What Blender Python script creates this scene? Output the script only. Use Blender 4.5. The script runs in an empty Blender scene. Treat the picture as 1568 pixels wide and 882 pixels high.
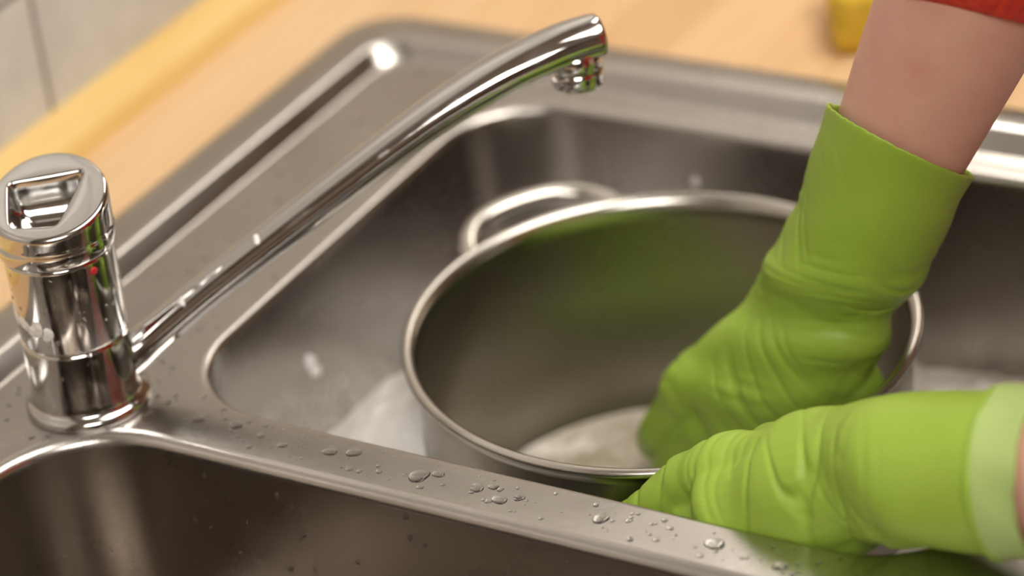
import bpy, bmesh, math, random
from mathutils import Vector, Matrix, noise
random.seed(7)
V=Vector
scene=bpy.context.scene
col=scene.collection

# ------------------------------------------------------------------ materials
def newmat(name):
    m=bpy.data.materials.new(name); m.use_nodes=True
    nt=m.node_tree; b=nt.nodes['Principled BSDF']
    return m,nt,b
def texco(nt,scale=(1,1,1),rot=(0,0,0)):
    tc=nt.nodes.new('ShaderNodeTexCoord'); mp=nt.nodes.new('ShaderNodeMapping')
    mp.inputs['Scale'].default_value=scale; mp.inputs['Rotation'].default_value=rot
    nt.links.new(tc.outputs['Object'],mp.inputs['Vector']); return mp.outputs['Vector']
def noisen(nt,vec,scale,detail=3,rough=.5):
    n=nt.nodes.new('ShaderNodeTexNoise'); n.inputs['Scale'].default_value=scale
    n.inputs['Detail'].default_value=detail; n.inputs['Roughness'].default_value=rough
    nt.links.new(vec,n.inputs['Vector']); return n
def ramp(nt,fac,stops):
    r=nt.nodes.new('ShaderNodeValToRGB'); nt.links.new(fac,r.inputs['Fac'])
    e=r.color_ramp.elements
    e[0].position=stops[0][0]; e[0].color=stops[0][1]
    e[1].position=stops[-1][0]; e[1].color=stops[-1][1]
    for p,c in stops[1:-1]:
        x=e.new(p); x.color=c
    return r
def g(v): return (v,v,v,1)
def bump(nt,b,h,strength,dist):
    bp=nt.nodes.new('ShaderNodeBump'); bp.inputs['Strength'].default_value=strength
    bp.inputs['Distance'].default_value=dist
    nt.links.new(h,bp.inputs['Height']); nt.links.new(bp.outputs['Normal'],b.inputs['Normal']); return bp

def steel(name,colr,r0,r1,bs=.15,sc=9):
    m,nt,b=newmat(name); b.inputs['Metallic'].default_value=1
    v=texco(nt)
    n=noisen(nt,v,sc,5,.6)
    r=ramp(nt,n.outputs['Fac'],[(.3,g(r0)),(.7,g(r1))]); nt.links.new(r.outputs['Color'],b.inputs['Roughness'])
    n2=noisen(nt,v,14,4,.6)
    c=ramp(nt,n2.outputs['Fac'],[(.3,(colr[0]*.88,colr[1]*.87,colr[2]*.86,1)),(.7,(*colr,1))]); nt.links.new(c.outputs['Color'],b.inputs['Base Color'])
    n3=noisen(nt,v,160,3,.6); bump(nt,b,n3.outputs['Fac'],bs,.0006)
    return m
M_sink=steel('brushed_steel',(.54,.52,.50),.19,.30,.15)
M_bowl=steel('shaded_bowl_steel',(.44,.41,.385),.22,.34,.12)  # same steel as the deck, with the bowl's shade put into the colour
M_small=steel('shaded_small_bowl_steel',(.37,.335,.30),.22,.34,.12)  # deck steel again, painted darker still for the shade in the small bowl
nt=M_bowl.node_tree; b=nt.nodes['Principled BSDF']; v=texco(nt)
sx=nt.nodes.new('ShaderNodeSeparateXYZ'); nt.links.new(v,sx.inputs[0])
def mrange(nt,src,a,b_,c=0,d=1):
    m_=nt.nodes.new('ShaderNodeMapRange'); m_.interpolation_type='SMOOTHSTEP'
    m_.inputs['From Min'].default_value=a; m_.inputs['From Max'].default_value=b_; m_.inputs['To Min'].default_value=c; m_.inputs['To Max'].default_value=d
    nt.links.new(src,m_.inputs['Value']); return m_.outputs[0]
def mul(nt,a,b_):
    m_=nt.nodes.new('ShaderNodeMath'); m_.operation='MULTIPLY'; nt.links.new(a,m_.inputs[0])
    if isinstance(b_,float): m_.inputs[1].default_value=b_
    else: nt.links.new(b_,m_.inputs[1])
    return m_.outputs[0]
fz=mrange(nt,sx.outputs['Z'],-.005,-.085); fx=mrange(nt,sx.outputs['Y'],.26,.06)
nf=noisen(nt,v,16,6,.7); fn_=mrange(nt,nf.outputs['Fac'],.30,.62,.35,1)
mask=mul(nt,mul(nt,mul(nt,fz,fx),fn_),.75)
old=b.inputs['Base Color'].links[0].from_socket
mx=nt.nodes.new('ShaderNodeMix'); mx.data_type='RGBA'; nt.links.new(mask,mx.inputs[0]); nt.links.new(old,mx.inputs[6]); mx.inputs[7].default_value=(.68,.64,.59,1)
nt.links.new(mx.outputs[2],b.inputs['Base Color'])
sb=nt.nodes.new('ShaderNodeMath'); sb.operation='SUBTRACT'; sb.inputs[0].default_value=1; nt.links.new(mask,sb.inputs[1]); nt.links.new(sb.outputs[0],b.inputs['Metallic'])
M_pot=steel('pot_steel',(.34,.315,.275),.26,.34,.05)
M_potrim=steel('pot_rim_steel',(.62,.60,.56),.2,.28,.05)
M_chrome,nt,b=newmat('chrome'); b.inputs['Metallic'].default_value=1
b.inputs['Base Color'].default_value=(.60,.595,.59,1); v=texco(nt)
n=noisen(nt,v,60,4,.6); r=ramp(nt,n.outputs['Fac'],[(.42,g(.04)),(.72,g(.20))]); nt.links.new(r.outputs['Color'],b.inputs['Roughness'])
M_dark,nt,b=newmat('dark_plastic'); b.inputs['Base Color'].default_value=(.02,.02,.02,1); b.inputs['Roughness'].default_value=.5
M_red,nt,b=newmat('red_marker'); b.inputs['Base Color'].default_value=(.5,.02,.02,1)

def woodmat(name,c1,c2,c3,staves=True,rough=.38):
    m,nt,b=newmat(name)
    v=texco(nt,(1,1,1),(0,0,math.pi/2))
    br=nt.nodes.new('ShaderNodeTexBrick'); nt.links.new(v,br.inputs['Vector'])
    br.inputs['Scale'].default_value=1; br.inputs['Brick Width'].default_value=.55; br.inputs['Row Height'].default_value=.045
    br.inputs['Mortar Size'].default_value=.0004; br.inputs['Color1'].default_value=g(.1); br.inputs['Color2'].default_value=g(.9); br.inputs['Mortar'].default_value=g(.35)
    br.offset=.37
    v2=texco(nt,(26,2.2,26)); n=noisen(nt,v2,2.2,6,.6)
    mx=nt.nodes.new('ShaderNodeMix'); mx.data_type='FLOAT'; mx.inputs[0].default_value=.5 if staves else 1
    nt.links.new(br.outputs['Color'],mx.inputs[2]); nt.links.new(n.outputs['Fac'],mx.inputs[3])
    r=ramp(nt,mx.outputs[0],[(.2,(*c1,1)),(.5,(*c2,1)),(.8,(*c3,1))]); nt.links.new(r.outputs['Color'],b.inputs['Base Color'])
    b.inputs['Roughness'].default_value=rough
    return m
M_wood=woodmat('birch_worktop',(.56,.33,.15),(.69,.45,.235),(.78,.57,.35))
M_trimw=woodmat('yellow_pine',(.70,.45,.13),(.78,.55,.21),(.84,.64,.30),False)
M_cab=woodmat('cabinet_wood',(.42,.22,.10),(.5,.28,.13),(.55,.32,.16),False)

M_tile,nt,b=newmat('wall_tile'); 
tc=nt.nodes.new('ShaderNodeTexCoord'); sx=nt.nodes.new('ShaderNodeSeparateXYZ'); cb=nt.nodes.new('ShaderNodeCombineXYZ')
nt.links.new(tc.outputs['Object'],sx.inputs[0]); 
ad=nt.nodes.new('ShaderNodeMath'); ad.inputs[1].default_value=-.088+1.0; nt.links.new(sx.outputs['Z'],ad.inputs[0])
nt.links.new(sx.outputs['Y'],cb.inputs['X']); nt.links.new(ad.outputs[0],cb.inputs['Y'])
br=nt.nodes.new('ShaderNodeTexBrick'); nt.links.new(cb.outputs[0],br.inputs['Vector']); br.offset=0
br.inputs['Scale'].default_value=1; br.inputs['Brick Width'].default_value=.2; br.inputs['Row Height'].default_value=.2
br.inputs['Mortar Size'].default_value=.002; br.inputs['Mortar Smooth'].default_value=.2
br.inputs['Color1'].default_value=(.66,.65,.62,1); br.inputs['Color2'].default_value=(.71,.70,.67,1); br.inputs['Mortar'].default_value=(.28,.25,.22,1)
nn=noisen(nt,texco(nt),18,5,.6)
mx=nt.nodes.new('ShaderNodeMix'); mx.data_type='RGBA'; mx.blend_type='MULTIPLY'; mx.inputs[0].default_value=1
nt.links.new(br.outputs['Color'],mx.inputs[6])
rr=ramp(nt,nn.outputs['Fac'],[(.3,g(.76)),(.7,g(1))]); nt.links.new(rr.outputs['Color'],mx.inputs[7])
nt.links.new(mx.outputs[2],b.inputs['Base Color']); b.inputs['Roughness'].default_value=.35
bump(nt,b,br.outputs['Fac'],.4,-.002)

def plain(name,c,rough=.8,nz=.1,sc=8):
    m,nt,b=newmat(name); v=texco(nt); n=noisen(nt,v,sc,4)
    r=ramp(nt,n.outputs['Fac'],[(.3,(c[0]*(1-nz),c[1]*(1-nz),c[2]*(1-nz),1)),(.7,(*c,1))])
    nt.links.new(r.outputs['Color'],b.inputs['Base Color']); b.inputs['Roughness'].default_value=rough
    return m
M_wall=plain('painted_wall',(.17,.12,.085)); M_wallb=plain('ochre_wall',(.40,.22,.11)); M_ceil=plain('ceiling_paint',(.50,.46,.42)); M_floor=plain('floor_vinyl',(.12,.075,.05),.4)

def glovemat(name,c):
    m,nt,b=newmat(name); v=texco(nt); n=noisen(nt,v,22,5,.6)
    r=ramp(nt,n.outputs['Fac'],[(.25,(c[0]*.86,c[1]*.90,c[2]*.8,1)),(.7,(*c,1))])
    nt.links.new(r.outputs['Color'],b.inputs['Base Color']); b.inputs['Roughness'].default_value=.47
    b.inputs['Subsurface Weight'].default_value=.08; b.inputs['Subsurface Radius'].default_value=(.4,.8,.1); b.inputs['Subsurface Scale'].default_value=.005
    n2=noisen(nt,v,130,4,.6); bump(nt,b,n2.outputs['Fac'],.15,.001)
    return m
M_glove=glovemat('lime_rubber',(.345,.52,.062)); M_glove_in=glovemat('pale_lime_lining',(.46,.62,.22))
m,nt,b=newmat('skin'); M_skin=m; v=texco(nt); n=noisen(nt,v,14,6,.65)
r=ramp(nt,n.outputs['Fac'],[(.3,(.66,.32,.26,1)),(.55,(.74,.44,.35,1)),(.75,(.80,.52,.42,1))]); nt.links.new(r.outputs['Color'],b.inputs['Base Color'])
b.inputs['Roughness'].default_value=.5; b.inputs['Subsurface Weight'].default_value=.2; b.inputs['Subsurface Radius'].default_value=(1,.35,.2); b.inputs['Subsurface Scale'].default_value=.008
n2=noisen(nt,v,260,3); bump(nt,b,n2.outputs['Fac'],.15,.0008)
m,nt,b=newmat('red_knit'); M_knit=m; v=texco(nt); n=noisen(nt,v,220,3); 
r=ramp(nt,n.outputs['Fac'],[(.3,(.45,.022,.010,1)),(.7,(.62,.045,.018,1))]); nt.links.new(r.outputs['Color'],b.inputs['Base Color']); b.inputs['Roughness'].default_value=.95
b.inputs['Sheen Weight'].default_value=.1
bump(nt,b,n.outputs['Fac'],.25,.001)
M_jeans=plain('denim',(.05,.08,.16),.9); M_hair=plain('brown_hair',(.10,.05,.025),.5,.4,60)
M_sponge=plain('yellow_sponge',(.80,.55,.05),.9,.3,120)
m,nt,b=newmat('soap_foam'); M_foam=m; v=texco(nt)
vo=nt.nodes.new('ShaderNodeTexVoronoi'); vo.inputs['Scale'].default_value=260; nt.links.new(v,vo.inputs['Vector'])
n=noisen(nt,v,22,6,.7)
r=ramp(nt,n.outputs['Fac'],[(.25,(.78,.77,.75,1)),(.5,(.96,.96,.96,1))])
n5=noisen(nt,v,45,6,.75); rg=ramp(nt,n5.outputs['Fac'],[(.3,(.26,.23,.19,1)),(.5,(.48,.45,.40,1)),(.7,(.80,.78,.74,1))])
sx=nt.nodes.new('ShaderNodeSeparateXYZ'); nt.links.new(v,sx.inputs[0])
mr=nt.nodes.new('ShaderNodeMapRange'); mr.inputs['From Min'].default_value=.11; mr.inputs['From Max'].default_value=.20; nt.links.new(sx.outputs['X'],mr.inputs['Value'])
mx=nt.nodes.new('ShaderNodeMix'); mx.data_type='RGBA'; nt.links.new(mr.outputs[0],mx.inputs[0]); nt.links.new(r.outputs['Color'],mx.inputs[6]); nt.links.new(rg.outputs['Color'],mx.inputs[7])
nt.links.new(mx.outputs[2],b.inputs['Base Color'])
b.inputs['Roughness'].default_value=.35; b.inputs['Subsurface Weight'].default_value=.2; b.inputs['Subsurface Radius'].default_value=(1,1,1); b.inputs['Subsurface Scale'].default_value=.005
bump(nt,b,vo.outputs['Distance'],.5,.002)
m,nt,b=newmat('suds_water'); M_suds=m; v=texco(nt)
n=noisen(nt,v,34,7,.75); r=ramp(nt,n.outputs['Fac'],[(.34,(.24,.19,.11,1)),(.5,(.42,.38,.31,1)),(.66,(.78,.76,.71,1))]); nt.links.new(r.outputs['Color'],b.inputs['Base Color'])
b.inputs['Roughness'].default_value=.18
n2=noisen(nt,v,190,3); bump(nt,b,n2.outputs['Fac'],.3,.001)
m,nt,b=newmat('water'); M_water=m; b.inputs['Transmission Weight'].default_value=1; b.inputs['IOR'].default_value=1.33; b.inputs['Roughness'].default_value=.02

# ------------------------------------------------------------------ mesh helpers
def finish(bm,name,mats,smooth=True,parent=None,recalc=True):
    if recalc: bmesh.ops.recalc_face_normals(bm,faces=bm.faces)
    me=bpy.data.meshes.new(name); bm.to_mesh(me); bm.free()
    for m in (mats if isinstance(mats,(list,tuple)) else [mats]): me.materials.append(m)
    if smooth:
        for p in me.polygons: p.use_smooth=True
    o=bpy.data.objects.new(name,me); col.objects.link(o)
    if parent: o.parent=parent
    return o
def empty(name,loc=(0,0,0)):
    e=bpy.data.objects.new(name,None); col.objects.link(e); e.empty_display_size=.05; return e
def addring(bm,pts): return [bm.verts.new(p) for p in pts]
def bridge(bm,a,b,mi=0):
    n=len(a)
    for i in range(n):
        f=bm.faces.new((a[i],a[(i+1)%n],b[(i+1)%n],b[i])); f.material_index=mi
def loft(bm,rings,cap0=False,cap1=False,mi=0):
    rs=[addring(bm,r) for r in rings]
    for a,b_ in zip(rs,rs[1:]): bridge(bm,a,b_,mi)
    if cap0: bm.faces.new(rs[0]).material_index=mi
    if cap1: bm.faces.new(rs[-1][::-1]).material_index=mi
    return rs
def box(bm,lo,hi,bev=0,mi=0):
    r=bmesh.ops.create_cube(bm,size=1)
    vs=r['verts']
    for v_ in vs:
        v_.co=V([ (lo[i]+hi[i])/2+v_.co[i]*(hi[i]-lo[i]) for i in range(3)])
    fs=set(f for v_ in vs for f in v_.link_faces)
    for f in fs: f.material_index=mi
    if bev:
        es=list(set(e for v_ in vs for e in v_.link_edges))
        bmesh.ops.bevel(bm,geom=es,offset=bev,segments=3,affect='EDGES',profile=.5)
def boxobj(name,lo,hi,mat,bev=0,parent=None):
    bm=bmesh.new(); box(bm,lo,hi,bev); return finish(bm,name,mat,False,parent)
def catmull(pts,sub):
    out=[]
    n=len(pts)
    for i in range(n-1):
        p0=pts[max(i-1,0)];p1=pts[i];p2=pts[i+1];p3=pts[min(i+2,n-1)]
        for k in range(sub):
            t=k/sub
            out.append(tuple(.5*((2*b_)+(-a+c)*t+(2*a-5*b_+4*c-d)*t*t+(-a+3*b_-3*c+d)*t**3) for a,b_,c,d in zip(p0,p1,p2,p3)))
    out.append(tuple(pts[-1])); return out
def tube(bm,rows,ref=(0,0,1),n=28,sub=6,round0=False,round1=False,mod=None,caps=True,mi=0):
    rows=catmull(rows,sub) if sub>1 else [tuple(r) for r in rows]
    P=[V(r[:3]) for r in rows]; R=[(r[3],r[4]) for r in rows]
    T=[(P[min(i+1,len(P)-1)]-P[max(i-1,0)]).normalized() for i in range(len(P))]
    rings=[]
    def ring(p,t,ra,rb,s):
        rf=V(ref); side=t.cross(rf).normalized(); up=side.cross(t).normalized()
        o=[]
        for k in range(n):
            a=2*math.pi*k/n
            m_=mod(s,a) if mod else 1
            o.append(p+side*ra*math.cos(a)*m_+up*rb*math.sin(a)*m_)
        return o
    acc=0
    if round0:
        for k in range(1,6):
            th=math.pi/2*(1-k/6) ; rr=math.cos(th); off=math.sin(th)
            rings.append(ring(P[0]-T[0]*off*min(R[0]),T[0],R[0][0]*rr,R[0][1]*rr,0))
    for i in range(len(P)):
        if i: acc+=(P[i]-P[i-1]).length
        rings.append(ring(P[i],T[i],R[i][0],R[i][1],acc))
    if round1:
        for k in range(1,6):
            th=math.pi/2*k/6; rr=math.cos(th); off=math.sin(th)
            rings.append(ring(P[-1]+T[-1]*off*min(R[-1]),T[-1],R[-1][0]*rr,R[-1][1]*rr,acc))
    loft(bm,rings,caps,caps,mi)
def shell(bm,rows,th,ref=(0,0,1),n=40,sub=6):
    rows=catmull(rows,sub); P=[V(r[:3]) for r in rows]
    T=[(P[min(i+1,len(P)-1)]-P[max(i-1,0)]).normalized() for i in range(len(P))]
    def ring(i,d):
        rf=V(ref); side=T[i].cross(rf).normalized(); up=side.cross(T[i]).normalized()
        return [P[i]+side*(rows[i][3]-d)*math.cos(2*math.pi*k/n)+up*(rows[i][4]-d)*math.sin(2*math.pi*k/n) for k in range(n)]
    N=len(P)
    rings=[ring(i,0) for i in range(N)]+[ring(i,th) for i in range(N-1,-1,-1)]
    rs=[addring(bm,r) for r in rings]
    for a,b_ in zip(rs,rs[1:]+rs[:1]): bridge(bm,a,b_)
def voxel(o,size,smooth_it=6,fac=.5):
    md=o.modifiers.new('r','REMESH'); md.mode='VOXEL'; md.voxel_size=size; md.use_smooth_shade=True
    sm=o.modifiers.new('s','SMOOTH'); sm.iterations=smooth_it; sm.factor=fac
    dg=bpy.context.evaluated_depsgraph_get(); dg.update()
    me=bpy.data.meshes.new_from_object(o.evaluated_get(dg))
    mats=[m_ for m_ in o.data.materials]
    o.modifiers.clear(); o.data=me
    me.materials.clear()
    for m_ in mats: me.materials.append(m_)
    for p in me.polygons: p.use_smooth=True; p.material_index=0
    return o
def displace(o,fn):
    me=o.data; N=[v_.normal.copy() for v_ in me.vertices]
    for v_,nn_ in zip(me.vertices,N): v_.co=v_.co+nn_*fn(v_.co,nn_)
    me.update()

# ------------------------------------------------------------------ room
XW=-.165
boxobj('wall_left',(XW-.1,-2.2,-.9),(XW,2.2,1.6),M_tile)
boxobj('wall_back',(XW-.1,2.2,-.9),(2.4,2.3,1.6),M_wallb)
boxobj('wall_front',(XW-.1,-2.3,-.9),(2.4,-2.2,1.6),M_wall)
boxobj('wall_right',(2.4,-2.3,-.9),(2.5,2.3,1.6),M_wall)
boxobj('floor',(XW-.1,-2.3,-1.0),(2.5,2.3,-.9),M_floor)
boxobj('ceiling',(XW-.1,-2.3,1.6),(2.5,2.3,1.7),M_ceil)
bm=bmesh.new()
prof=[(XW,0),(XW+.022,0),(XW+.022,.004),(XW+.019,.010),(XW+.012,.016),(XW+.004,.019),(XW,.019)]
loft(bm,[[V((x,y,z)) for x,z in prof] for y in (-1.2,1.6)],True,True)
finish(bm,'trim_1',M_trimw,False)

bm=bmesh.new(); HX0,HX1,HY0,HY1=-.072,.442,-.287,.353; CX1=.51
for lo,hi in [((XW,-1.2,-.035),(HX0,1.6,0)),((HX1,-1.2,-.035),(CX1,1.6,0)),((HX0,-1.2,-.035),(HX1,HY0,0)),((HX0,HY1,-.035),(HX1,1.6,0))]:
    box(bm,lo,hi)
finish(bm,'worktop',M_wood,False)
cab=empty('base_cabinet')
boxobj('carcass_front',(.465,-1.2,-.80),(.48,1.6,-.036),M_cab,parent=cab)
boxobj('plinth',(.40,-1.2,-.90),(.42,1.6,-.80),M_cab,parent=cab)
boxobj('carcass_end_1',(XW+.002,-1.2,-.9),(.465,-1.18,-.036),M_cab,parent=cab)
boxobj('carcass_end_2',(XW+.002,1.58,-.9),(.465,1.6,-.036),M_cab,parent=cab)
for i in range(5):
    y0=-1.19+i*.556
    boxobj('cupboard_door_%d'%(i+1),(.482,y0+.003,-.79),(.498,y0+.55,-.045),M_cab,.002,cab)
    boxobj('handle_%d'%(i+1),(.512,y0+.2,-.12),(.522,y0+.35,-.11),M_chrome,.002,cab)
    boxobj('handle_post_%d'%(i+1),(.498,y0+.26,-.118),(.514,y0+.29,-.112),M_chrome,.001,cab)

# ------------------------------------------------------------------ sink
def rrect(x0,x1,y0,y1,r,z,nc=12,ns=10):
    pts=[]
    cs=[((x1-r,y1-r),0),((x0+r,y1-r),90),((x0+r,y0+r),180),((x1-r,y0+r),270)]
    for i,((cx_,cy_),a0) in enumerate(cs):
        for k in range(nc+1):
            a=math.radians(a0+90*k/nc); pts.append(V((cx_+r*math.cos(a),cy_+r*math.sin(a),z)))
        (nx,ny),na=cs[(i+1)%4]; a=math.radians(na)
        q=V((nx+r*math.cos(a),ny+r*math.sin(a),z)); p=pts[-1]
        for k in range(1,ns): pts.append(p.lerp(q,k/ns))
    return pts
B1=(.022,.395,.019,.322,.052); B2=(-.013,.385,-.245,-.005,.055)
DK=(-.048,.428,-.268,.338,.020)
def bowl(bm,B,depth,lip,taper=.008,rb=.035):
    x0,x1,y0,y1,r=B; rings=[]
    def rr(ins,z): return rrect(x0+ins,x1-ins,y0+ins,y1-ins,max(r-ins*.5,.01),z)
    for k in range(7):
        a=math.pi/2*k/6; rings.append(rr(lip*math.sin(a),-(lip-lip*math.cos(a))))
    z0=-lip; z1=-depth+rb
    for k in range(1,8):
        t=k/8; rings.append(rr(lip+taper*t,z0+(z1-z0)*t))
    for k in range(0,9):
        b_=math.pi/2*k/8; rings.append(rr(lip+taper+rb*(1-math.cos(b_)),z1-rb*math.sin(b_)))
    base=rings[-1]; c=V(((x0+x1)/2,(y0+y1)/2,-depth))
    for t,zz in ((.3,-.001),(.6,-.002),(.85,-.003),(1,-.004)):
        o=[]
        for p in base:
            d=(p-c); q=c+d.normalized()*.044; w=p.lerp(q,t); w.z=-depth+zz; o.append(w)
        rings.append(o)
    for rad,zz in ((.040,-.008),(.036,-.010),(.006,-.012)):
        rings.append([c+(p-c).normalized()*rad+V((0,0,zz)) for p in base])
    rs=loft(bm,rings,False,True)
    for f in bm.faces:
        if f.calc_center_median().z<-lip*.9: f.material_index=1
sink=empty('kitchen_sink')
cu=bpy.data.curves.new('deck','CURVE'); cu.dimensions='2D'; cu.fill_mode='BOTH'
for B in (DK,B1,B2):
    pts=rrect(*B,0); sp=cu.splines.new('POLY'); sp.points.add(len(pts)-1)
    for p,q in zip(sp.points,pts): p.co=(q.x,q.y,0,1)
    sp.use_cyclic_u=True
co=bpy.data.objects.new('tmp',cu); col.objects.link(co)
dg=bpy.context.evaluated_depsgraph_get(); dg.update()
me=bpy.data.meshes.new_from_object(co.evaluated_get(dg)); bpy.data.objects.remove(co)
bm=bmesh.new(); bm.from_mesh(me)
for f in bm.faces: f.smooth=False
for f in bm.faces:
    if f.normal.z<0: f.normal_flip()
o=finish(bm,'deck',M_sink,False,sink,False)
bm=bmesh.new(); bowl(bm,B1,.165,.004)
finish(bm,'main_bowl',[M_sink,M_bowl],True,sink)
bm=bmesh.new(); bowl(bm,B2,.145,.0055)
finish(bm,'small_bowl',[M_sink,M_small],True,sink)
bm=bmesh.new(); rings=[]
def off(d,z,rad): 
    x0,x1,y0,y1,r=DK; return rrect(x0-d,x1+d,y0-d,y1+d,rad,z)
for d,z,rad in [(0,0,.020),(.0010,.0002,.0206),(.0020,.0012,.021),(.0080,.0078,.0225),(.0094,.0088,.023),(.0112,.0092,.024),(.015,.0093,.025),(.023,.0091,.027),(.0310,.0085,.03),(.0340,.0074,.031),(.0360,.0050,.032),(.0368,.0022,.032),(.0370,.0003,.032)]:
    rings.append(off(d,z,rad))
loft(bm,rings); finish(bm,'raised_rim',M_sink,True,sink)

# ------------------------------------------------------------------ faucet
FX,FY=-.004,.0065
fau=empty('kitchen_faucet')
def lathe(bm,prof,n=72,c=(0,0,0),cap0=False,cap1=False,rot=None):
    rings=[]
    for r_,z_ in prof:
        ring=[V((r_*math.cos(2*math.pi*k/n),r_*math.sin(2*math.pi*k/n),z_)) for k in range(n)]
        if rot: ring=[rot@p for p in ring]
        rings.append([p+V(c) for p in ring])
    loft(bm,rings,cap0,cap1)
bm=bmesh.new()
lathe(bm,[(.0275,.0002),(.0278,.001),(.0275,.003),(.0262,.0042),(.0246,.0050),(.0240,.0065),(.0236,.010),(.0234,.0345),(.0232,.0352),(.0226,.0356),(.0226,.0364),(.0232,.0368),(.0234,.0375),(.0236,.060),(.0238,.0765),(.0236,.0780),(.0226,.0785),(.0226,.080)],c=(FX,FY,0),cap0=True,cap1=True)
finish(bm,'body',M_chrome,True,fau)
ax=V((.873,.488,0)); ay=V((-.488,.873,0)); FC=V((FX,FY,0))
def hole(th,p=13):
    s=0
    for tn,d in ((97,.0125),(-17,.0098),(186,.0165),(268,.0165)):
        c_=math.cos(th-math.radians(tn))/d
        if c_>0: s+=c_**p
    return s**(-1/p)
def capring(rf,zf,n=144):
    o=[]
    for k in range(n):
        th=2*math.pi*k/n; r_=rf(th); o.append(FC+ax*r_*math.cos(th)+ay*r_*math.sin(th)+V((0,0,zf(th,r_))))
    return o
def ztop(th,r_): return .1015+.27*r_*math.sin(th)
bm=bmesh.new()
ro=lambda th:.0256+.0020*max(0,math.sin(th))**2-.0006*max(0,-math.sin(th))
rings=[capring(lambda t:.0230,lambda t,r_:.0788),capring(lambda t:.0250,lambda t,r_:.0792),capring(lambda t:.0256,lambda t,r_:.0803),capring(lambda t:.0256,lambda t,r_:.086),capring(lambda t:.0252,lambda t,r_:.0868),capring(lambda t:.0253,lambda t,r_:.0876)]
for k in range(1,5):
    w=k/4
    rings.append(capring(lambda t:.0253*(1-w)+ro(t)*w,lambda t,r_:(.0876)*(1-w)+(ztop(t,r_)-.0022)*w))
for k in range(1,6):
    a=math.pi/2*k/5
    rings.append(capring(lambda t:ro(t)-.0022*(1-math.cos(a)),lambda t,r_:ztop(t,r_)-.0022+.0022*math.sin(a)))
rings.append(capring(lambda t:(ro(t)-.0022)*.4+(hole(t)+.001)*.6,lambda t,r_:ztop(t,r_)))
rings.append(capring(lambda t:hole(t)+.0012,lambda t,r_:ztop(t,r_)+.0002))
rings.append(capring(lambda t:hole(t)+.0003,lambda t,r_:ztop(t,r_)-.0003))
rings.append(capring(lambda t:hole(t),lambda t,r_:ztop(t,r_)-.0012))
rings.append(capring(lambda t:hole(t)*.97,lambda t,r_:ztop(t,r_)-.004))
rings.append(capring(lambda t:hole(t)*.92,lambda t,r_:ztop(t,r_)-.009))
rings.append(capring(lambda t:hole(t)*.80,lambda t,r_:.0885))
rings.append(capring(lambda t:hole(t)*.5,lambda t,r_:.0865))
rings.append(capring(lambda t:hole(t)*.2,lambda t,r_:.0860))
loft(bm,rings,True,True)
finish(bm,'lever',M_chrome,True,fau)
bm=bmesh.new(); dm=V((.95,-.27,0)).normalized()
lathe(bm,[(.0019,0),(.0019,.0006),(.001,.0009)],n=20,c=tuple(FC+dm*.0236+V((0,0,.0735))),cap0=True,cap1=True,rot=dm.to_track_quat('Z','Y').to_matrix())
finish(bm,'temperature_mark',M_red,True,fau)
D=V((math.cos(math.radians(45)),math.sin(math.radians(45)),0))
def sp(s,z): p=FC+D*s; return (p.x,p.y,z)
rows=[]
for s,z,ra,rb in [(.014,.0125,.0098,.0098),(.024,.0185,.0092,.0092),(.034,.0245,.0082,.0082),(.063,.0423,.0082,.0078),(.117,.0722,.0090,.0082),(.155,.0926,.0100,.0086),(.180,.1047,.0111,.0089),(.2046,.1140,.0118,.0090),(.226,.1192,.0119,.0092),(.2405,.1208,.0118,.0094),(.2455,.1208,.0116,.0090),(.2468,.1208,.0104,.0078)]:
    rows.append((*sp(s,z),ra,rb))
bm=bmesh.new(); tube(bm,rows,n=40,sub=6)
q=sp(.2345,0)
lathe(bm,[(.0114,.118),(.0114,.1090),(.0110,.1084),(.0106,.1082),(.0106,.1077),(.0114,.1073),(.0115,.1060),(.0115,.1015),(.0110,.1003),(.0098,.1001),(.0094,.1020),(.0088,.105)],n=56,c=(q[0],q[1],0),cap0=True,cap1=True)
finish(bm,'spout',M_chrome,True,fau)

# ------------------------------------------------------------------ pot
pot=empty('cooking_pot')
PC=V((.196,.165,-.142))
tilt=Matrix.Rotation(math.radians(.7),3,V((.73,.46,0)).normalized()).to_3x3()
H=.130; K=.98
bm=bmesh.new()
prof=[(.002,.0),(.085,0),(.103,.0015),(.109,.005),(.1125,.012),(.1133,.03),(.1135,H-.008)]
lathe(bm,[(a*K,b_) for a,b_ in prof],n=160,cap0=True)
lathe(bm,[(a*K,b_) for a,b_ in [(.1118,H-.008),(.1118,.03),(.111,.014),(.106,.007),(.098,.004),(.002,.004)]],n=160,cap1=True)
o=finish(bm,'pot_body',M_pot,True,pot)
bm=bmesh.new()
lathe(bm,[(a*K,b_) for a,b_ in [(.1135,H-.008),(.1142,H-.0045),(.1160,H-.0026),(.1180,H-.0020),(.1192,H-.0008),(.1193,H+.0008),(.1182,H+.0020),(.1165,H+.0022),(.1145,H+.0012),(.1130,H-.0010),(.1121,H-.004),(.1118,H-.008)]],n=160)
finish(bm,'pot_rim',M_potrim,True,pot)
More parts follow.
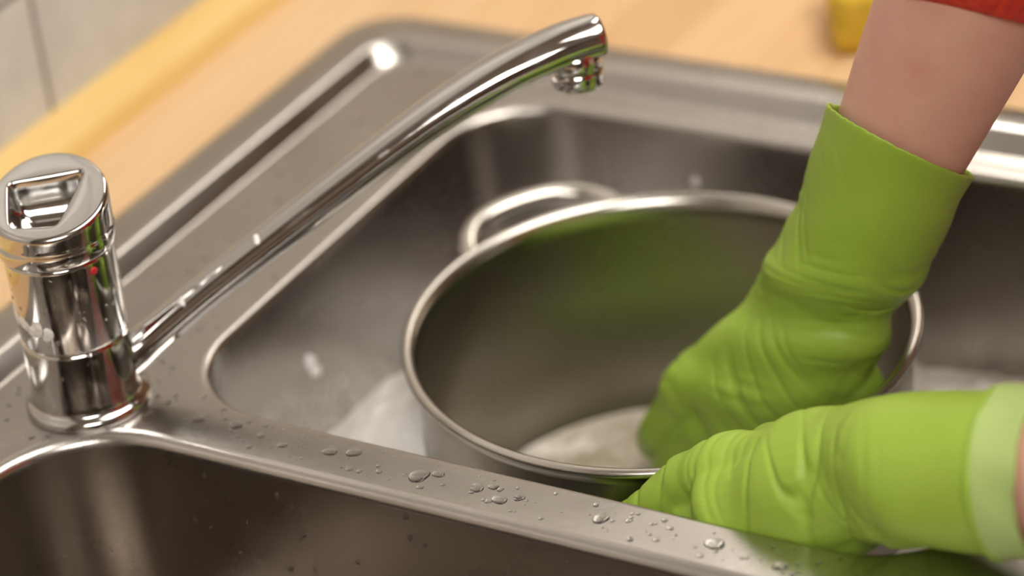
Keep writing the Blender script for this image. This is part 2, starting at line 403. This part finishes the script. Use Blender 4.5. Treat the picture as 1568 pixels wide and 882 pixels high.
for sg in (144,-36):
    bm=bmesh.new(); rows=[]; hw=22.5
    for k in range(15):
        t=-1+2*k/14; a=math.radians(sg)+t*math.radians(hw)
        rr_=.110+.039*(1-abs(t)**3.2)
        zz=H-.012+.006*(1-t*t) if sg>0 else H-.014
        rows.append((rr_*math.cos(a),rr_*math.sin(a),zz,.0055,.0038))
    tube(bm,rows,n=20,sub=4)
    for t in (-1,1):
        a=math.radians(sg)+t*math.radians(hw); c=V((.1122*math.cos(a),.1122*math.sin(a),H-.014))
        r_=bmesh.ops.create_uvsphere(bm,u_segments=20,v_segments=12,radius=.0095)
        d=V((math.cos(a),math.sin(a),0))
        for v_ in r_['verts']:
            w=v_.co.copy(); k=w.dot(d); w=w-d*k*.85; v_.co=w+c+d*.0012
    for v_ in bm.verts:
        rr_=math.hypot(v_.co.x,v_.co.y)
        if rr_<.1106: v_.co.x*=.1106/rr_; v_.co.y*=.1106/rr_
    finish(bm,'handle_%s'%('rear' if sg>0 else 'near'),M_potrim,True,pot)
bm=bmesh.new(); rings=[]
for k in range(1,40):
    rr_=.1076*k/39; rings.append([V((rr_*math.cos(a*2*math.pi/96),rr_*math.sin(a*2*math.pi/96),.0145+.0018*(1-(k/39)**4)*noise.noise(V((rr_*math.cos(a*2*math.pi/96)*50,rr_*math.sin(a*2*math.pi/96)*50,3))))) for a in range(96)])
loft(bm,rings,True,False); finish(bm,'soapy_water',M_suds,True,pot)
pot.matrix_world=Matrix.Translation(PC)@tilt.to_4x4()

# ------------------------------------------------------------------ foam in main bowl
def inside(x,y,B,ins):
    x0,x1,y0,y1,r=B; x0+=ins;x1-=ins;y0+=ins;y1-=ins
    if not(x0<x<x1 and y0<y<y1): return False
    dx=max(x0+r-x,0,x-(x1-r)); dy=max(y0+r-y,0,y-(y1-r))
    return dx*dx+dy*dy<r*r
bm=bmesh.new(); NX,NY=150,120; gr={}
RP=.1118
for i in range(NX+1):
    for j in range(NY+1):
        x=.020+.380*i/NX; y=.017+.307*j/NY
        if not inside(x,y,B1,.003): continue
        dx,dy=x-PC.x,y-PC.y; rr_=math.hypot(dx,dy)
        if rr_<RP-.006: continue
        if rr_<RP: x=PC.x+dx*RP/rr_; y=PC.y+dy*RP/rr_
        h=.006*noise.noise(V((x*28,y*28,1)))+.003*noise.noise(V((x*90,y*90,5)))
        h+=.056*math.exp(-(((x-.085)/.055)**2+((y-.135)/.085)**2))
        h+=.012*math.exp(-(((x-.34)/.07)**2+((y-.25)/.06)**2))
        gr[i,j]=bm.verts.new((x,y,-.108+h))
for i in range(NX):
    for j in range(NY):
        k=[(i,j),(i+1,j),(i+1,j+1),(i,j+1)]
        if all(q in gr for q in k): bm.faces.new([gr[q] for q in k])
for v_ in [v_ for v_ in bm.verts if not v_.link_faces]: bm.verts.remove(v_)
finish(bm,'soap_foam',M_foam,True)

# ------------------------------------------------------------------ gloves and hands
def capsule(bm,a,b_,ra,rb,n=18):
    a=V(a);b_=V(b_); ref=(0,1,0) if abs((b_-a).normalized().y)<.8 else (1,0,0)
    tube(bm,[(*a,ra,ra),(*b_,rb,rb)],ref=ref,n=n,sub=1,round0=True,round1=True)
def hand(bm,wrist,f,p,t,palm=.085,curl=(25,35,30),spread=.1,fr=.0108,lens=(.074,.082,.076,.060),thumb=None,wid=1,shift=0,pr=1):
    wrist=V(wrist); f=V(f).normalized(); t=V(t); t=(t-f*t.dot(f)).normalized(); p=V(p); p=(p-f*p.dot(f)-t*p.dot(t)).normalized()
    offs=[o_*wid for o_ in (.030,.0105,-.0095,-.028)]
    for i,(o_,L) in enumerate(zip(offs,lens)):
        k=wrist+f*(palm-(.002,0,.004,.011)[i])+t*o_
        capsule(bm,wrist+t*o_*.62+f*.004,k,.0165*pr,.0135*pr)
        capsule(bm,wrist+t*o_*.5+f*.01-p*.001,k-f*.01+p*.006*pr,.016*pr,.013*pr)
        d0=(f+t*(shift+spread*(1.2,.35,-.4,-1.3)[i])).normalized(); ang=0; q=k
        segs=(.46*L,.30*L,.24*L)
        for s_,c_,r0,r1 in zip(segs,curl,(fr*1.08,fr*.98,fr*.92),(fr*.98,fr*.92,fr*.82)):
            ang+=math.radians(c_+(0,2,5,9)[i]); d=d0*math.cos(ang)+p*math.sin(ang); e=q+d*s_
            capsule(bm,q,e,r0,r1); q=e
    rs=[.0160,.0130,.0118,.0102]
    if thumb:
        pts=[V(x) for x in thumb]
    else:
        pts=[wrist+f*.018+t*.020+p*.004]
        for d,L in [(f*.55+t*.75+p*.25,.042),(f*.85+t*.3+p*.4,.034),(f*.95+p*.4,.026)]: pts.append(pts[-1]+d.normalized()*L)
    for i in range(3): capsule(bm,pts[i],pts[i+1],rs[i],rs[i+1])
def armfold(axisA,axisB,env,amp,freq=30,seed=0,diag=(1,1,1)):
    A=V(axisA);Bv=V(axisB); d=(Bv-A); L=d.length; d=d/L; dg_=V(diag)
    def fn(co,nn_):
        s=(co-A).dot(d); perp=co-A-d*s
        w=V((s*freq+perp.dot(dg_)*freq*.55+seed,perp.y*9+seed*2,perp.z*9))
        a=noise.noise(w)
        w2=V((s*freq*1.5-perp.dot(dg_)*freq*.8+seed*3,perp.y*14,perp.z*14+seed))
        b_=noise.noise(w2); cr=-math.exp(-(b_/.06)**2)
        w3=V((s*freq*2.6+perp.dot(dg_)*freq*1.1+seed,perp.y*22,perp.z*22+seed))
        c_=noise.noise(w3); cr2=-math.exp(-(c_/.08)**2)
        msk=max(0,noise.noise(co*24+V((seed,0,3)))+.25); msk2=max(0,noise.noise(co*30+V((9,seed,3)))+.15)
        return amp*env(s/L)*(a*1.35+cr*.8*msk+cr2*.3*msk2)
    return fn
A_=(.3059,.1889,.0885);B_=(.2884,.1869,.0426);C_=(.2670,.1820,-.0040);D_=(.2410,.1779,-.0450);E_=(.2150,.1763,-.0800)
gl=empty('rubber_glove')
bm=bmesh.new()
Yr=(0,1,0)
shell(bm,[(*A_,.0345,.0360),(.3010,.1884,.076,.0333,.0345),(.2955,.1878,.0610,.0328,.0335),(*B_,.0325,.0325),(.280,.1855,.027,.0315,.0305),(.2720,.184,.0110,.030,.028)],.0020,ref=Yr)
tube(bm,[(.2884,.1869,.0426,.0305,.0305),(.280,.1855,.027,.0305,.030),(.2730,.184,.0110,.030,.0275),(*C_,.030,.0260),(.255,.180,-.023,.031,.0250),(*D_,.031,.023),(.230,.177,-.058,.030,.020)],ref=Yr,round1=True)
fR=V(E_)-V(C_)
hand(bm,C_,fR,(0,1,0),(.84,0,-.54),palm=.092,curl=(4,14,24),spread=.0,fr=.0118,wid=.88,lens=(.068,.076,.074,.070))
o=finish(bm,'glove_hand',M_glove,True,gl); voxel(o,.0012,9,.5)
def envR(u): return .15+1.2*math.exp(-((u-.46)/.18)**2)+.9*math.exp(-((u-.85)/.15)**2)
displace(o,armfold(A_,E_,envR,.0040,44,1,(1,-.5,-.6)))
# the opening of the cuff is cut slanting: it rides higher on the side away from the sink's far edge
dcuff=(V(A_)-V(B_)).normalized()
for v_ in o.data.vertices:
    s=(V(A_)-v_.co).dot(dcuff)
    if s<.055:
        w=1-max(s,0)/.055; w=w*w*(3-2*w)
        v_.co+=dcuff*(-(v_.co.y-A_[1]))*.55*w
o.data.update()
W2=V((.3480,.0480,.0200)); K2=V((.280,.0415,-.025))
gl2=empty('rubber_glove')
bm=bmesh.new()
Zr=(0,0,1)
shell(bm,[(.4150,.0390,.0418,.0312,.0315),(.4050,.0390,.0400,.0310,.0312),(.3962,.0390,.0380,.0306,.0310),(.384,.0393,.0350,.0300,.0305),(.3718,.0396,.0317,.0295,.0300),(.360,.043,.0265,.0285,.0295)],.0020,ref=Zr)
tube(bm,[(.384,.0393,.0350,.0280,.0285),(.3718,.0396,.0317,.0285,.0292),(*W2,.0278,.0292),(.330,.0460,.0085,.0262,.0290),(.312,.044,-.004,.0235,.028),(.298,.0425,-.013,.019,.027)],ref=Zr,round1=True)
f2=(K2-W2)
hand(bm,W2,f2,(0,.92,-.36),(0,.36,.92),palm=.084,curl=(2,6,8),spread=.0,fr=.0104,wid=.82,shift=-.18,pr=.9,
     thumb=[(.334,.056,.016),(.306,.073,.002),(.286,.092,-.014),(.272,.102,-.034)])
o2=finish(bm,'glove_hand',M_glove,True,gl2); voxel(o2,.0012,9,.5)
def envL(u): return .15+.9*math.exp(-((u-.45)/.2)**2)+.9*math.exp(-((u-.9)/.2)**2)
displace(o2,armfold((.4050,.0390,.0400),K2,envL,.0038,40,4,(0,.8,-1)))
bm=bmesh.new()
shell(bm,[(.4085,.0390,.0408,.0322,.0325),(.4105,.0390,.0412,.0330,.0333),(.4170,.039,.0424,.0328,.0331),(.4235,.039,.0436,.0332,.0335),(.4265,.039,.0441,.0338,.0341)],.0022,ref=Zr,n=64)
ob=finish(bm,'folded_cuff',M_glove_in,True,gl2)
displace(ob,lambda c,n_: .0016*noise.noise(c*60))
dA=V((.18,0,.035)).normalized(); s1=dA.cross(V((0,0,1))).normalized(); u1=s1.cross(dA)
def torus(bm,c,R,r_,s1,u1,n=72,m_=10):
    d=s1.cross(u1); rs=[]
    for k in range(n):
        a=2*math.pi*k/n; e=s1*math.cos(a)+u1*math.sin(a); wob=1+.012*math.sin(5*a)
        rs.append(addring(bm,[V(c)+e*(R*wob+r_*math.cos(2*math.pi*j/m_))+d*r_*math.sin(2*math.pi*j/m_) for j in range(m_)]))
    for a_,b_ in zip(rs,rs[1:]+rs[:1]): bridge(bm,a_,b_)
bm=bmesh.new(); torus(bm,(.4083,.0390,.0407),.0324,.0013,s1,u1)
finish(bm,'cuff_bead',M_glove,True,gl2)

# ------------------------------------------------------------------ person
per=empty('person')
ElR=V((.395,.192,.265)); ShR=V((.63,.30,.50)); ElL=V((.60,.02,.118)); ShL=V((.72,-.05,.48))
bm=bmesh.new()
tube(bm,[(.2900,.187,.047,.026,.025),(.3000,.1882,.073,.028,.0275),(.3100,.1890,.0960,.0300,.030),(.3230,.1905,.1270,.033,.033),(.3400,.192,.165,.036,.036),(.365,.192,.21,.039,.038),(.38,.192,.24,.040,.039)],ref=Yr,n=48)
finish(bm,'forearm_right',M_skin,True,per)
bm=bmesh.new()
tube(bm,[(.384,.0393,.0350,.025,.0255),(.400,.039,.0390,.0255,.026),(.415,.0388,.0430,.0265,.027),(.45,.036,.055,.030,.030),(.50,.031,.075,.034,.034),(.55,.026,.096,.037,.037)],ref=Zr,n=48)
finish(bm,'forearm_left',M_skin,True,per)
bm=bmesh.new()
tube(bm,[(.3640,.192,.2120,.043,.042),(.376,.193,.235,.047,.046),(*ElR,.050,.050),(.45,.215,.33,.052,.052),(.54,.26,.42,.058,.058),(*ShR,.068,.068)],ref=Yr,round1=True)
tube(bm,[(.47,.034,.0640,.042,.042),(.53,.028,.090,.045,.045),(*ElL,.050,.050),(.635,.0,.20,.052,.052),(.68,-.03,.34,.058,.058),(*ShL,.068,.068)],ref=(.3,1,0),round1=True)
tube(bm,[(.78,.14,-.10,.175,.115),(.77,.14,.03,.165,.11),(.75,.135,.18,.155,.105),(.72,.13,.33,.175,.11),(.68,.125,.46,.185,.10),(.665,.125,.52,.13,.075),(.655,.125,.56,.065,.060)],ref=(1,.15,0),n=48,round1=True)
o=finish(bm,'sweater',M_knit,True,per); voxel(o,.006,6,.5)
def ribs(s,a): return 1+.012*abs(math.cos(a*26))
bm=bmesh.new(); 
tube(bm,[(.3468,.192,.1780,.0385,.0378),(.3470,.192,.1784,.0402,.0394),(.3478,.192,.1798,.0415,.0407),(.356,.192,.196,.0430,.0420),(.366,.192,.216,.0462,.0452)],ref=Yr,n=624,mod=ribs)
finish(bm,'sleeve_rib_right',M_knit,True,per)
bm=bmesh.new(); tube(bm,[(.458,.035,.058,.040,.040),(.49,.032,.071,.044,.044)],ref=Zr,n=624,mod=ribs); finish(bm,'sleeve_rib_left',M_knit,True,per)
bm=bmesh.new()
tube(bm,[(.655,.125,.53,.055,.055),(.64,.125,.60,.052,.055),(.62,.125,.64,.05,.055)],ref=(1,0,0),round1=True)
tube(bm,[(.600,.125,.610,.035,.04),(.605,.125,.64,.058,.072),(.615,.125,.69,.072,.090),(.630,.125,.745,.074,.092),(.645,.125,.785,.055,.07)],ref=(1,0,0),round0=True,round1=True,n=40)
capsule(bm,(.545,.125,.700),(.520,.125,.672),.008,.012)
capsule(bm,(.552,.112,.640),(.552,.138,.640),.009,.009)
for s_ in (-1,1): capsule(bm,(.635,.125+s_*.074,.69),(.637,.125+s_*.077,.715),.010,.014)
o=finish(bm,'head',M_skin,True,per); voxel(o,.003,5,.5)
bm=bmesh.new()
for s_ in (-1,1): capsule(bm,(.5445,.125+s_*.030,.708),(.5455,.125+s_*.034,.708),.0075,.0075)
finish(bm,'eyes',M_dark,True,per)
bm=bmesh.new()
tube(bm,[(.675,.125,.62,.055,.05),(.668,.125,.68,.078,.068),(.655,.125,.745,.084,.088),(.648,.125,.80,.062,.07)],ref=(1,0,0),round0=True,round1=True)
capsule(bm,(.745,.125,.70),(.77,.125,.58),.03,.018)
o=finish(bm,'hair',M_hair,True,per); voxel(o,.004,4,.5); displace(o,lambda c,n_:.003*noise.noise(V((c.x*120,c.y*120,c.z*20))))
bm=bmesh.new()
for y in (.05,.23):
    tube(bm,[(.78,y,-.05,.095,.10),(.78,y,-.25,.080,.085),(.77,y,-.45,.060,.065),(.78,y,-.60,.055,.062),(.80,y,-.84,.042,.045)],ref=(1,0,0),round0=True)
tube(bm,[(.78,.14,-.16,.17,.115),(.78,.14,-.02,.165,.112)],ref=(1,0,0),round0=True,round1=True)
o=finish(bm,'trousers',M_jeans,True,per); voxel(o,.008,5,.5)
bm=bmesh.new()
for y in (.05,.23):
    tube(bm,[(.84,y,-.872,.036,.028),(.78,y,-.868,.038,.032),(.70,y,-.876,.044,.024),(.64,y,-.882,.034,.018)],ref=(0,0,1),round0=True,round1=True)
finish(bm,'shoes',M_dark,True,per)

# ------------------------------------------------------------------ droplets and suds spots
bm=bmesh.new()
def dome(bm,c,nrm,r_,h,irr=.15,cap=False):
    nrm=V(nrm).normalized(); s_=nrm.orthogonal().normalized(); u_=nrm.cross(s_)
    ph=random.random()*6; rings=[]; n_=18
    for k in range(6):
        a=math.pi/2*k/6; rings.append([V(c)+(s_*math.cos(2*math.pi*j/n_)+u_*math.sin(2*math.pi*j/n_))*r_*math.cos(a)*(1+irr*math.sin(2*2*math.pi*j/n_+ph)+irr*.5*math.sin(3*2*math.pi*j/n_+2*ph))+nrm*h*math.sin(a) for j in range(n_)])
    rs=[addring(bm,r) for r in rings]
    for a_,b_ in zip(rs,rs[1:]): bridge(bm,a_,b_)
    bm.faces.new(rs[-1])
k=0
while k<150:
    x=random.uniform(.01,.41); y=random.uniform(-.002,.017)
    if x<.07: y=random.uniform(-.004,.03)
    if math.hypot(x-FX,y-FY)<.031: continue
    if inside(x,y,B1,0) or inside(x,y,B2,0): continue
    r_=random.choice([.0004,.0005,.0006,.0008,.001,.0014]); dome(bm,(x,y,.0001),(0,0,1),r_,r_*.3); k+=1
for x,y,r_ in [(.165,.007,.0046),(.172,.011,.0026),(.192,.008,.003),(.205,.004,.0032),(.12,.009,.003),(.13,.012,.0032),(.07,.012,.0030),(.098,.006,.0020),(.198,.011,.002),(.212,.008,.0022),(.25,.007,.0033),(.30,.008,.0040),(.33,.004,.003),(.052,.010,.0026),(.085,.009,.0018)]:
    dome(bm,(x,y,.0001),(0,0,1),r_,r_*.16,.10)
for k in range(55):
    x=random.uniform(.05,.33); z=random.uniform(-.05,-.008)
    y=-.005-.0055-.008*(-z/.11)
    r_=random.choice([.0005,.0007,.001,.0013]); dome(bm,(x,y,z),(0,-1,0),r_,r_*.5)
for k in range(70):
    x=random.uniform(-.04,.02); y=random.uniform(.03,.33)
    r_=random.choice([.0006,.0009,.0015]); dome(bm,(x,y,.0001),(0,0,1),r_,r_*.25)
for k in range(40):
    a=random.uniform(0,6.28); rr_=random.uniform(.030,.040); x=FX+rr_*math.cos(a); y=FY+rr_*math.sin(a)
    if inside(x,y,B1,0) or inside(x,y,B2,0): continue
    dome(bm,(x,y,.0001),(0,0,1),random.choice([.0006,.0009,.0014]),.0003)
for k in range(60):
    a=random.uniform(-2.6,.5); z=random.uniform(.008,.075); d=V((math.cos(a),math.sin(a),0))
    r_=random.choice([.0004,.0006,.0009]); dome(bm,FC+d*.0236+V((0,0,z)),d,r_,r_*.4)
finish(bm,'water_droplets',M_water,True,recalc=False)
bm=bmesh.new()
def blob(c,nrm,r_,h): dome(bm,c,nrm,r_,h,.22)
for s,z,r_ in [(.048,.0395,.0025),(.084,.061,.0022),(.125,.0835,.0014)]:
    p=FC+D*s; blob((p.x+.003,p.y-.003,z+.0005),(.35,-.5,.8),r_,r_*.35)
for y,z,r_ in [(.125,-.045,.0045),(.128,-.052,.0035),(.06,-.05,.004),(.058,-.057,.003)]:
    blob((.022+.004+.008*(-z/.13),y,z),(1,0,0),r_,.0006)
for a,z,r_ in [(-2.2,.052,.004),(-1.9,.050,.0035),(-1.6,.049,.004),(-1.35,.0475,.003)]:
    d=V((math.cos(a),math.sin(a),0)); blob(FC+d*.0234+V((0,0,z)),d,r_,.0006)
for x,z,r_ in [(.138,-.030,.0028),(.205,-.022,.002),(.24,-.035,.002)]:
    blob((x,.322-.004-.008*(-z/.13),z),(0,-1,0),r_,.0005)
finish(bm,'soap_suds',M_foam,True)

# ------------------------------------------------------------------ sponge
bm=bmesh.new(); box(bm,(-.045,-.03,0),(.045,.03,.034),.006)
bmesh.ops.subdivide_edges(bm,edges=bm.edges,cuts=2,use_grid_fill=True)
o=finish(bm,'sponge',M_sponge,True); o.location=(.200,.455,.0005); o.rotation_euler=(0,0,.5)

# ------------------------------------------------------------------ lights
lampm,nt,b=newmat('lamp_diffuser'); b.inputs['Base Color'].default_value=(1,1,1,1)
b.inputs['Emission Color'].default_value=(1,.94,.85,1); b.inputs['Emission Strength'].default_value=8
lamp=empty('ceiling_lamp')
boxobj('diffuser',(.55,-.1,1.555),(.95,.9,1.575),lampm,.004,lamp); boxobj('lamp_housing',(.53,-.12,1.575),(.97,.92,1.6),M_chrome,0,lamp)
lamp2=empty('ceiling_lamp')
boxobj('diffuser',(.7,-1.8,1.555),(1.6,-1.1,1.575),lampm,.004,lamp2); boxobj('lamp_housing',(.68,-1.82,1.575),(1.62,-1.08,1.6),M_chrome,0,lamp2)
def area(name,loc,tgt,size,e,c):
    l=bpy.data.lights.new(name,'AREA'); l.shape='RECTANGLE'; l.size=size[0]; l.size_y=size[1]; l.energy=e; l.color=c
    o=bpy.data.objects.new(name,l); col.objects.link(o); o.location=loc
    o.rotation_euler=(V(tgt)-V(loc)).to_track_quat('-Z','Y').to_euler(); return o
area('ceiling_light',(.75,.4,1.54),(.75,.4,0),(.6,1.2),14,(1,.935,.84))
area('ceiling_light',(1.15,-1.45,1.54),(.3,.0,0),(1.0,.8),24,(1,.935,.85))
area('deck_fill_light',(.0,.9,.75),(.1,.1,0),(.1,.6),2,(1,.92,.80))  # unseen lamp added to brighten the deck; no cabinet hangs above
w=bpy.data.worlds.new('w'); scene.world=w; w.use_nodes=True; w.node_tree.nodes['Background'].inputs[0].default_value=(1,.9,.78,1); w.node_tree.nodes['Background'].inputs[1].default_value=.4

# ------------------------------------------------------------------ camera
cx=V((0.8685,0.485,-0.1017)).normalized(); cz=V((0.4646,-0.7253,0.5081)); cz=(cz-cx*cz.dot(cx)).normalized(); cy=cz.cross(cx)
cam=bpy.data.cameras.new('camera'); co=bpy.data.objects.new('camera',cam); col.objects.link(co)
M=Matrix((cx,cy,cz)).transposed().to_4x4(); M.translation=V((.7556,-.8276,.6866)); co.matrix_world=M
cam.sensor_width=36; cam.lens=104.7; cam.clip_start=.02
cam.dof.use_dof=True; cam.dof.focus_distance=1.22; cam.dof.aperture_fstop=3.6
scene.camera=co
scene.view_settings.view_transform='Standard'
